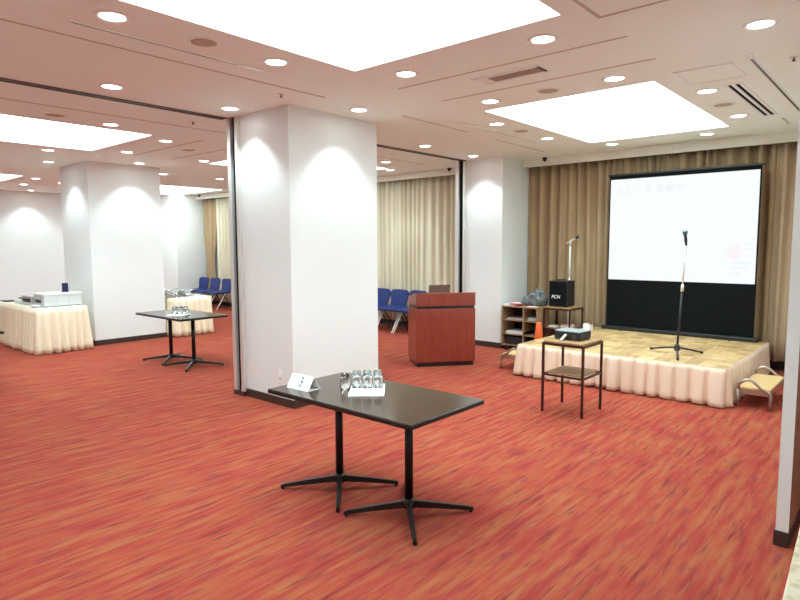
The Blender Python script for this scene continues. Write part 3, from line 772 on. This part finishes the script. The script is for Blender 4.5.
# ------------------------------------------------------------------ stage
STX0, STX1, STY0, STY1, STZ = -3.76, -1.415, 6.575, 8.72, .40
t = thing('stage', 'low stage with parquet top and peach pleated skirt', 'stage', ((STX0 + STX1) / 2, (STY0 + STY1) / 2, 0))
hx, hy = (STX1 - STX0) / 2, (STY1 - STY0) / 2
MB().bx(-hx, hx, -hy, hy, STZ - .10, STZ, .004).build('deck', M['parq'], t)
for sx in (-hx + .12, 0, hx - .12):
    for sy in (-hy + .12, hy - .12): MB().cyl((sx, sy, 0), (sx, sy, STZ - .10), .025).build('leg', M['alu_d'], t)
def skirt(path, z0, z1, per, atop, abot, mat, parent, seed=0, name='skirt', flare=.0, rows=8, box=True):
    """pleated cloth hung along an open path of (x, y); outward is to the right of travel"""
    rnd = random.Random(seed); S = [0]
    pts = [Vector(p) for p in path]
    for a, b in zip(pts[:-1], pts[1:]): S.append(S[-1] + (b - a).length)
    tot = S[-1]; n = int(tot / per); e = [0.0]
    for k in range(n): e.append(e[-1] + rnd.uniform(.8, 1.2))
    e = [q / e[-1] * tot for q in e]; am = [rnd.uniform(.6, 1.25) for _ in range(n + 1)]; hem = [rnd.uniform(-.006, .012) for _ in range(n + 1)]
    def at(s):
        i = 0
        while i < len(S) - 2 and S[i + 1] < s: i += 1
        d = (pts[i + 1] - pts[i]).normalized(); p = pts[i] + d * (s - S[i]); nrm = Vector((d.y, -d.x))
        # round the corners of the offset
        for j in range(1, len(pts) - 1):
            q = s - S[j]
            if abs(q) < .04:
                d0 = (pts[j] - pts[j - 1]).normalized(); d1 = (pts[j + 1] - pts[j]).normalized()
                w = (q + .04) / .08; n0 = Vector((d0.y, -d0.x)); n1 = Vector((d1.y, -d1.x)); nrm = (n0 * (1 - w) + n1 * w).normalized()
        return p, nrm
    def fn(u, v):
        s = u * tot; k = 0
        while k < n - 1 and e[k + 1] < s: k += 1
        f = (s - e[k]) / (e[k + 1] - e[k]); A = am[k] * (1 - f) + am[k + 1] * f
        p, nr = at(s); w = 1 - v                      # w = 1 at the hem
        g = min(f, 1 - f); q = min(1, g / .24); c = (q * q * (3 - 2 * q)) * (.70 + .30 * math.sin(PI * f)) if box else abs(math.sin(PI * f)) ** .9
        off = .003 + (atop + (abot - atop) * w ** .8) * A * c + flare * w * w
        return (p.x + nr.x * off, p.y + nr.y * off, z0 + (z1 - z0) * v + w * (hem[k] * (1 - f) + hem[k + 1] * f) - 0.0)
    return MB().grid(fn, n * 22, rows).build(name, mat, parent, solid=.002)
skirt([(-hx, hy), (-hx, -hy), (hx, -hy), (hx, hy)], .012, STZ - .006, .150, .010, .066, M['skirt'], t, 3)
# white clip band along the top of the skirt
MB().bx(-hx - .004, hx + .004, -hy - .004, -hy, STZ - .02, STZ - .001).bx(hx, hx + .004, -hy, hy, STZ - .02, STZ - .001).bx(-hx - .004, -hx, -hy, hy, STZ - .02, STZ - .001).build('skirt_band', M['skirt'], t)

# things on the stage's left edge
t = thing('orange_cone', 'orange traffic cone standing on the carpet between stage and shelf unit', 'cone', (-4.13, 7.78, 0), .1)
MB().prism([(-.125, -.125), (.125, -.125), (.125, .125), (-.125, .125)], 'z', 0, .02, bev=.004).build('base', M['orange'], t)
MB().lathe([(0, .02), (.095, .02), (.036, .505), (.028, .52), (0, .52)]).build('body', M['orange'], t)
t = thing('paper_carton', 'small white carton with dark red end at the back of the stage', 'box', (-3.62, 8.30, STZ), -.1)
MB().box((0, 0, .045), (.11, .09, .09), .004).build('box', M['paper'], t)
MB().box((.045, 0, .093), (.03, .092, .006), .001).build('flap', M['darkred'], t)
flat('pink_papers', 'pinkish papers on the lower shelf of the speaker table', 'papers', (-3.99, 8.42, .40), (.18, .2, .03), .3, M['pinkp'])
flat('white_papers', 'white papers on the lower shelf of the speaker table, left pile', 'papers', (-4.16, 8.30, .40), (.12, .10, .02), -.2, M['paper'])

# ------------------------------------------------------------------ projection screen
SY = 8.60
SX_L, SX_R = -3.472, -1.557
t = thing('projection_screen', 'free standing projection screen with lit image and black lower apron', 'projection screen', ((SX_L + SX_R) / 2, SY, STZ))
w2 = (SX_R - SX_L) / 2; zb, z1_, z2_ = .05, .735, 2.164
MB().bx(-w2 - .05, w2 + .05, -.05, .05, 0, .055, .012).build('floor_case', M['black'], t)
for sx in (-.7, .7): MB().bx(sx - .02, sx + .02, -.10, .10, 0, .014, .003).build('foot', M['black'], t)
fab = MB().bx(-w2, w2, -.004, .004, .045, z2_ + .05).build('screen_cloth', M['blackfab'], t)
im = MB().bx(-w2 + .018, w2 - .018, -.006, -.0042, z1_, z2_).build('image', M['screen'], t)
MB().bx(-w2 - .02, w2 + .03, -.016, .016, z2_ + .05, z2_ + .078, .006).build('top_bar', M['black'], t)
MB().tube([(0, .03, .03), (-.35, .05, 1.0), (0, .03, z2_ + .05)], .012).build('scissor_arm', M['alu_d'], t)
text('ただいま', .125, M['scr_grey'], im, (-w2 + .11, -.0068, z2_ - .165), (PI / 2, 0, 0), .0003, 'projected_word', 'LEFT')
text('準備中', .125, M['scr_grey'], im, (-w2 + .645, -.0068, z2_ - .165), (PI / 2, 0, 0), .0003, 'projected_word', 'LEFT')
pm = MB()
for k in range(5):
    a = 2 * PI * k / 5
    pm.cyl((.70 + .055 * math.cos(a), -.0072, z1_ + .40 + .055 * math.sin(a)), (.70 + .055 * math.cos(a), -.0064, z1_ + .40 + .055 * math.sin(a)), .05, seg=16)
pm.build('projected_blossom', M['scr_pink'], im)
for x0, x1, z in ((.80, .92, .50), (.80, .90, .44), (.66, .90, .27), (.66, .84, .20), (.66, .78, .14)):
    MB().bx(x0, x1, -.0072, -.0064, z1_ + z - .012, z1_ + z + .012).build('projected_line', M['scr_pale'], im)

# ------------------------------------------------------------------ mic stand on stage
mx, my = -2.03, 7.075
LN = (.042, .037)
t = thing('microphone_stand', 'black tripod microphone stand with silver upper tube on the stage', 'microphone stand', (mx, my, STZ))
MB().cyl((0, 0, .06), (LN[0] * .55, LN[1] * .55, .73), .0125).build('lower_tube', M['black'], t)
MB().cyl((LN[0] * .53, LN[1] * .53, .70), (LN[0], LN[1], 1.245), .008).build('upper_tube', M['alu'], t)
MB().cyl((LN[0] * .54, LN[1] * .54, .715), (LN[0] * .61, LN[1] * .61, .79), .018, .016).build('clutch', M['alu'], t)
MB().lathe([(0, .045), (.026, .045), (.034, .07), (.026, .11), (.014, .125), (0, .125)]).build('hub', M['black'], t)
for dx, dy in ((-.32, .13), (.20, .22), (.115, -.36)):
    MB().tube([(0, 0, .085), (dx * .5, dy * .5, .055), (dx, dy, .020)], [.012, .011, .010]).cyl((dx * .96, dy * .96, .020), (dx * 1.05, dy * 1.05, .018), .014).build('leg', M['black'], t)
MB().cyl((0, 0, 1.235), (0, -.012, 1.27), .012).tube([(0, -.012, 1.262), (0.002, -.03, 1.285), (.004, -.045, 1.30)], [.014, .017, .018]).xf(Matrix.Translation((LN[0], LN[1], 0))).build('clip', M['black'], t)
t = thing('microphone', 'black handheld microphone in the clip of the stage stand', 'microphone', (mx + .002 + LN[0], my - .03 + LN[1], STZ + 1.25))
MB().tube([(0, .012, 0), (0, -.008, .06), (0, -.03, .10)], [.011, .014, .018]).build('handle', M['black'], t)
MB().lathe([(0, -.03), (.018, -.022), (.027, 0), (.024, .018), (.012, .028), (0, .03)]).xf(Matrix.Translation((0, -.036, .118))).build('grille', plain('mic_grille', (.10, .16, .20), .35, .6), t)

# ------------------------------------------------------------------ step stools
def make_step(loc, rz, label):
    # local: x depth (tread front to stage), y length
    t = thing('step_stool', label, 'step stool', loc, rz, 'stage step stools')
    hx_, hy_, z = .14, .40, .185
    MB().bx(-hx_, hx_, -hy_, hy_, z, z + .022, .004).build('tread', M['stepw'], t)
    MB().bx(-hx_ + .005, hx_ - .005, -hy_ + .005, -hy_ + .025, z - .05, z).bx(-hx_ + .005, hx_ - .005, hy_ - .025, hy_ - .005, z - .05, z).bx(-hx_ + .005, -hx_ + .025, -hy_ + .025, hy_ - .025, z - .05, z).bx(hx_ - .025, hx_ - .005, -hy_ + .025, hy_ - .025, z - .05, z).build('frame', M['steel'], t)
    for sy in (-hy_ - .014, hy_ + .014):
        pts = [(-hx_, sy, z - .02), (-hx_, sy, z + .05)]
        for k in range(1, 8):
            f = k / 8; pts.append((-hx_ + 2 * hx_ * f * .98, sy, z + .05 + .065 * math.sin(PI * min(1, f * 1.35)) * (1 - f * .3) - .05 * f * f))
        pts += [(hx_ + .004, sy, z - .02), (hx_ + .006, sy, z - .10), (hx_ + .006, sy, .004)]
        MB().tube(pts, .014, 12).build('rail', M['steel'], t)
        MB().cyl((-hx_, sy, z), (-hx_, sy, .004), .014).build('leg', M['steel'], t)
    return t
stp = make_step((-1.192, 7.14, 0), 0, 'wooden step stool with curved steel rails at the right of the stage')
dup(stp, (-4.0, 7.20, 0), PI, 'wooden step stool half hidden at the left of the stage')

# ------------------------------------------------------------------ blue chairs
def make_chair(loc, label):
    # faces -Y ; origin at floor under the seat centre
    t = thing('blue_chair', label, 'chair', loc, 0, 'blue chairs along the curtains')
    W = .228
    def outline(w0, w1, z0, z1, n=8):
        pts = [(-w0, z0 + .03), (-w0 + .03, z0), (w0 - .03, z0), (w0, z0 + .03)]
        for k in range(n + 1):
            a = PI * k / n
            pts.append((w1 * math.copysign(abs(math.cos(a)) ** .45, math.cos(a)), z1 - .11 + .11 * math.sin(a) ** .55))
        return pts
    bk = MB().prism(outline(.19, W, .475, .79), 'y', -.016, .016, bev=.006)
    bk.xf(Matrix.Translation((0, .21, 0)) @ Matrix.Translation((0, 0, .5)) @ Matrix.Rotation(math.radians(-9), 4, 'X') @ Matrix.Translation((0, 0, -.5)))
    bk.build('backrest', M['blue'], t)
    MB().box((0, -.02, .445), (2 * W, .42, .055), .02, 0, Matrix.Rotation(math.radians(3), 3, 'X'), 3).build('seat', M['blue'], t)
    for s in (-1, 1):
        MB().tube([(s * (W - .02), .04, .43), (s * (W - .015), -.24, .004)], .0135).build('front_leg', M['white'], t)
        MB().tube([(s * (W - .045), -.02, .42), (s * (W - .045), .14, .20), (s * (W - .045), .27, .004)], .0125).build('rear_leg', M['tleg'], t)
        MB().tube([(s * (W - .04), .17, .43), (s * (W - .04), .205, .52), (s * (W - .05), .23, .62)], .011).build('back_post', M['tleg'], t)
    MB().cyl((-W + .02, .02, .13), (W - .02, .02, .13), .008).cyl((-W + .02, -.12, .14), (W - .02, -.12, .14), .008).build('crossbar', M['tleg'], t)
    return t
CY = 8.42
ch = make_chair((-7.58, CY, 0), 'blue chair with white slanted legs, nearest the lectern')
dup(ch, (-8.05, CY, 0), 0, 'blue chair with white slanted legs, half cut by the right edge of the big pillar')
dup(ch, (-7.11, CY, 0), 0, 'blue chair mostly hidden behind the lectern')
dup(ch, (-14.62, CY, 0), 0, 'blue chair in the far room, leftmost, behind the skirted table')
dup(ch, (-14.06, CY, 0), 0, 'blue chair in the far room, middle of the three')
dup(ch, (-13.50, CY, 0), 0, 'blue chair in the far room, rightmost, by the metal jamb')

# ------------------------------------------------------------------ skirted buffet tables
def buffet(x0, x1, y0, y1, z, label, mat, seed, path=None, topmat=None, abot=.085, per=.12):
    t = thing('buffet_table', label, 'table', ((x0 + x1) / 2, (y0 + y1) / 2, 0))
    hx, hy = (x1 - x0) / 2, (y1 - y0) / 2
    MB().bx(-hx, hx, -hy, hy, z - .03, z, .006).build('covered_top', topmat or M['creamtop'], t)
    for sx in (-hx + .08, hx - .08):
        for sy in (-hy + .08, hy - .08): MB().cyl((sx, sy, 0), (sx, sy, z - .03), .018).build('leg', M['tleg'], t)
    skirt(path or [(-hx, -hy), (hx, -hy), (hx, hy), (-hx, hy)], .01, z - .002, per, .012, abot, mat, t, seed, box=False)
    return t
BZ = .70
buffet(-12.0, -9.98, 3.12, 3.82, BZ, 'long table with cream skirt and silver food warmer left of the far pillar', M['cream'], 11)
buffet(-10.90, -10.04, 5.36, 6.08, BZ, 'small cream skirted table with wire baskets right of the far pillar', M['cream'], 12)
corner_table = buffet(-.35, .35, -.60, .60, .72, 'table under a cream brocade cloth at the lower right corner', M['broc'], 13, None, M['broc'], .01, .2)
corner_table.rotation_euler = (0, 0, math.radians(3.1)); corner_table.location = (.128, 1.72, 0)

t = thing('food_warmer', 'silver three bay food warmer on the long skirted table', 'food warmer', (-10.345, 3.545, BZ))
MB().bx(-.215, .215, -.275, .275, .01, .182, .006).build('body', M['lsilver'], t)
for k in range(3): MB().bx(.215, .223, -.27 + k * .182, -.095 + k * .182, .02, .175, .003).build('front_panel', M['lsilver'], t)
MB().bx(-.225, .225, -.285, .285, .182, .205, .006).build('lid', M['white'], t)  # white lid: glare on the metal put into its colour
MB().bx(-.15, .10, -.281, -.276, .06, .11, .002).build('side_handle', M['black'], t)
for sx in (-.18, .18):
    for sy in (-.23, .23): MB().cyl((sx, sy, 0), (sx, sy, .012), .02).build('foot', M['black'], t)
t = thing('serving_pan', 'flat steel serving pan left of the food warmer', 'pan', (-10.82, 3.40, BZ))
MB().bx(-.22, .22, -.16, .16, .0, .15, .008).build('pan', M['silver'], t)
MB().bx(-.18, .18, -.165, -.16, .05, .09, .002).build('side_slot', M['black'], t)
MB().tube([(-.2, -.165, .10), (-.2, -.2, .105), (.2, -.2, .105), (.2, -.165, .10)], .010).build('handle', M['black'], t)
t = thing('oval_plate', 'white oval plate in front of the food warmer', 'plate', (-10.26, 3.185, BZ), math.radians(4))
MB().lathe([(0, .004), (.075, .004), (.125, .028), (.128, .034), (.075, .012), (0, .012)]).xf(Matrix.Diagonal((1.15, .44, 1, 1))).build('dish', M['white'], t)
t = thing('plate_stack', 'low stack of white plates at the left end of the long skirted table', 'plates', (-11.22, 3.28, BZ))
m = MB()
for k in range(4): m.lathe([(0, .004 + k * .012), (.06, .004 + k * .012), (.10, .018 + k * .012), (.10, .021 + k * .012), (0, .012 + k * .012)])
m.build('plates', M['white'], t)
flat('black_tray', 'thin black tray at the left picture edge on the skirted table', 'tray', (-11.75, 3.25, BZ), (.26, .17, .018), 0, M['black'])
t = thing('menu_stand', 'small navy upright stand on top of the food warmer', 'stand', (-10.38, 3.67, BZ + .205), math.radians(45))
MB().box((0, 0, .006), (.10, .06, .012), .002).build('foot', M['navy'], t)
MB().box((0, 0, .078), (.095, .022, .135), .008).build('panel', M['navy'], t)

# wire baskets with cutlery on the second skirted table
def basket(loc, rz, label):
    t = thing('wire_basket', label, 'basket', loc, rz, 'wire baskets on the small skirted table')
    a, b, h = .13, .10, .12
    fr = MB()
    for z in (.006, .06, h):
        k = .85 + .15 * z / h
        fr.tube([(-a * k, -b * k, z), (a * k, -b * k, z), (a * k, b * k, z), (-a * k, b * k, z), (-a * k, -b * k, z)], .005, 6)
    fr.build('frame', M['chrome'], t)
    wr_ = MB()
    for i in range(7):
        f = -1 + 2 * i / 6
        for s in (-1, 1): wr_.tube([(f * a * .85, s * b * .85, .006), (f * a, s * b, h)], .003, 5)
        wr_.tube([(f * a * .85, -b * .85, .006), (f * a * .85, b * .85, .006)], .003, 5)
    for i in range(5):
        f = -1 + 2 * i / 4
        for s in (-1, 1): wr_.tube([(s * a * .85, f * b * .85, .006), (s * a, f * b, h)], .003, 5)
    wr_.build('wires', M['alu_d'], t)
    rr = random.Random(4); ct = MB()
    for k in range(9):
        x, y = rr.uniform(-.07, .07), rr.uniform(-.05, .05); q = rr.uniform(0, PI)
        ct.box((x, y, .05 + .008 * k), (.17, .016, .006), .002, 0, Matrix.Rotation(q, 3, 'Z') @ Matrix.Rotation(rr.uniform(-.4, .4), 3, 'Y'))
    ct.build('cutlery', M['silver'], t)
    return t
bk = basket((-10.25, 5.44, BZ), .2, 'wire basket of cutlery next to the far pillar, front left on the small table')
dup(bk, (-10.27, 5.72, BZ), -.15, 'wire basket of cutlery in the middle front of the small skirted table')
dup(bk, (-10.60, 5.46, BZ), .5, 'wire basket of cutlery at the back left of the small skirted table')
dup(bk, (-10.62, 5.78, BZ), -.4, 'wire basket of cutlery at the back of the small table near the blue chairs')

# wall outlet on the big pillar
t = thing('wall_outlet', 'small white wall outlet low on the left face of the big pillar', 'outlet', (-4.905, 3.7395, .31))
MB().bx(-.036, .036, -.008, 0, -.06, .06, .003).build('plate', M['white'], t)
MB().bx(-.014, .014, -.0095, -.0075, -.045, -.015, .001).build('socket', M['tanmetal'], t)
MB().bx(-.012, .012, -.0105, -.0075, .012, .04, .001).build('switch', M['paper'], t)

# ------------------------------------------------------------------ world, view
wd = bpy.data.worlds.new('world'); SC.world = wd; wd.use_nodes = True
bg = wd.node_tree.nodes.get('Background') or wd.node_tree.nodes.new('ShaderNodeBackground')
bg.inputs['Color'].default_value = (.9, 1, 1, 1); bg.inputs['Strength'].default_value = 0.05
SC.view_settings.view_transform = 'Standard'; SC.view_settings.look = 'None'
SC.view_settings.gamma = 1.0; SC.view_settings.exposure = 0.20; SC.view_settings.use_curve_mapping = False
try:
    SC.cycles.use_denoising = True; SC.cycles.max_bounces = 10; SC.cycles.diffuse_bounces = 6
except Exception: pass
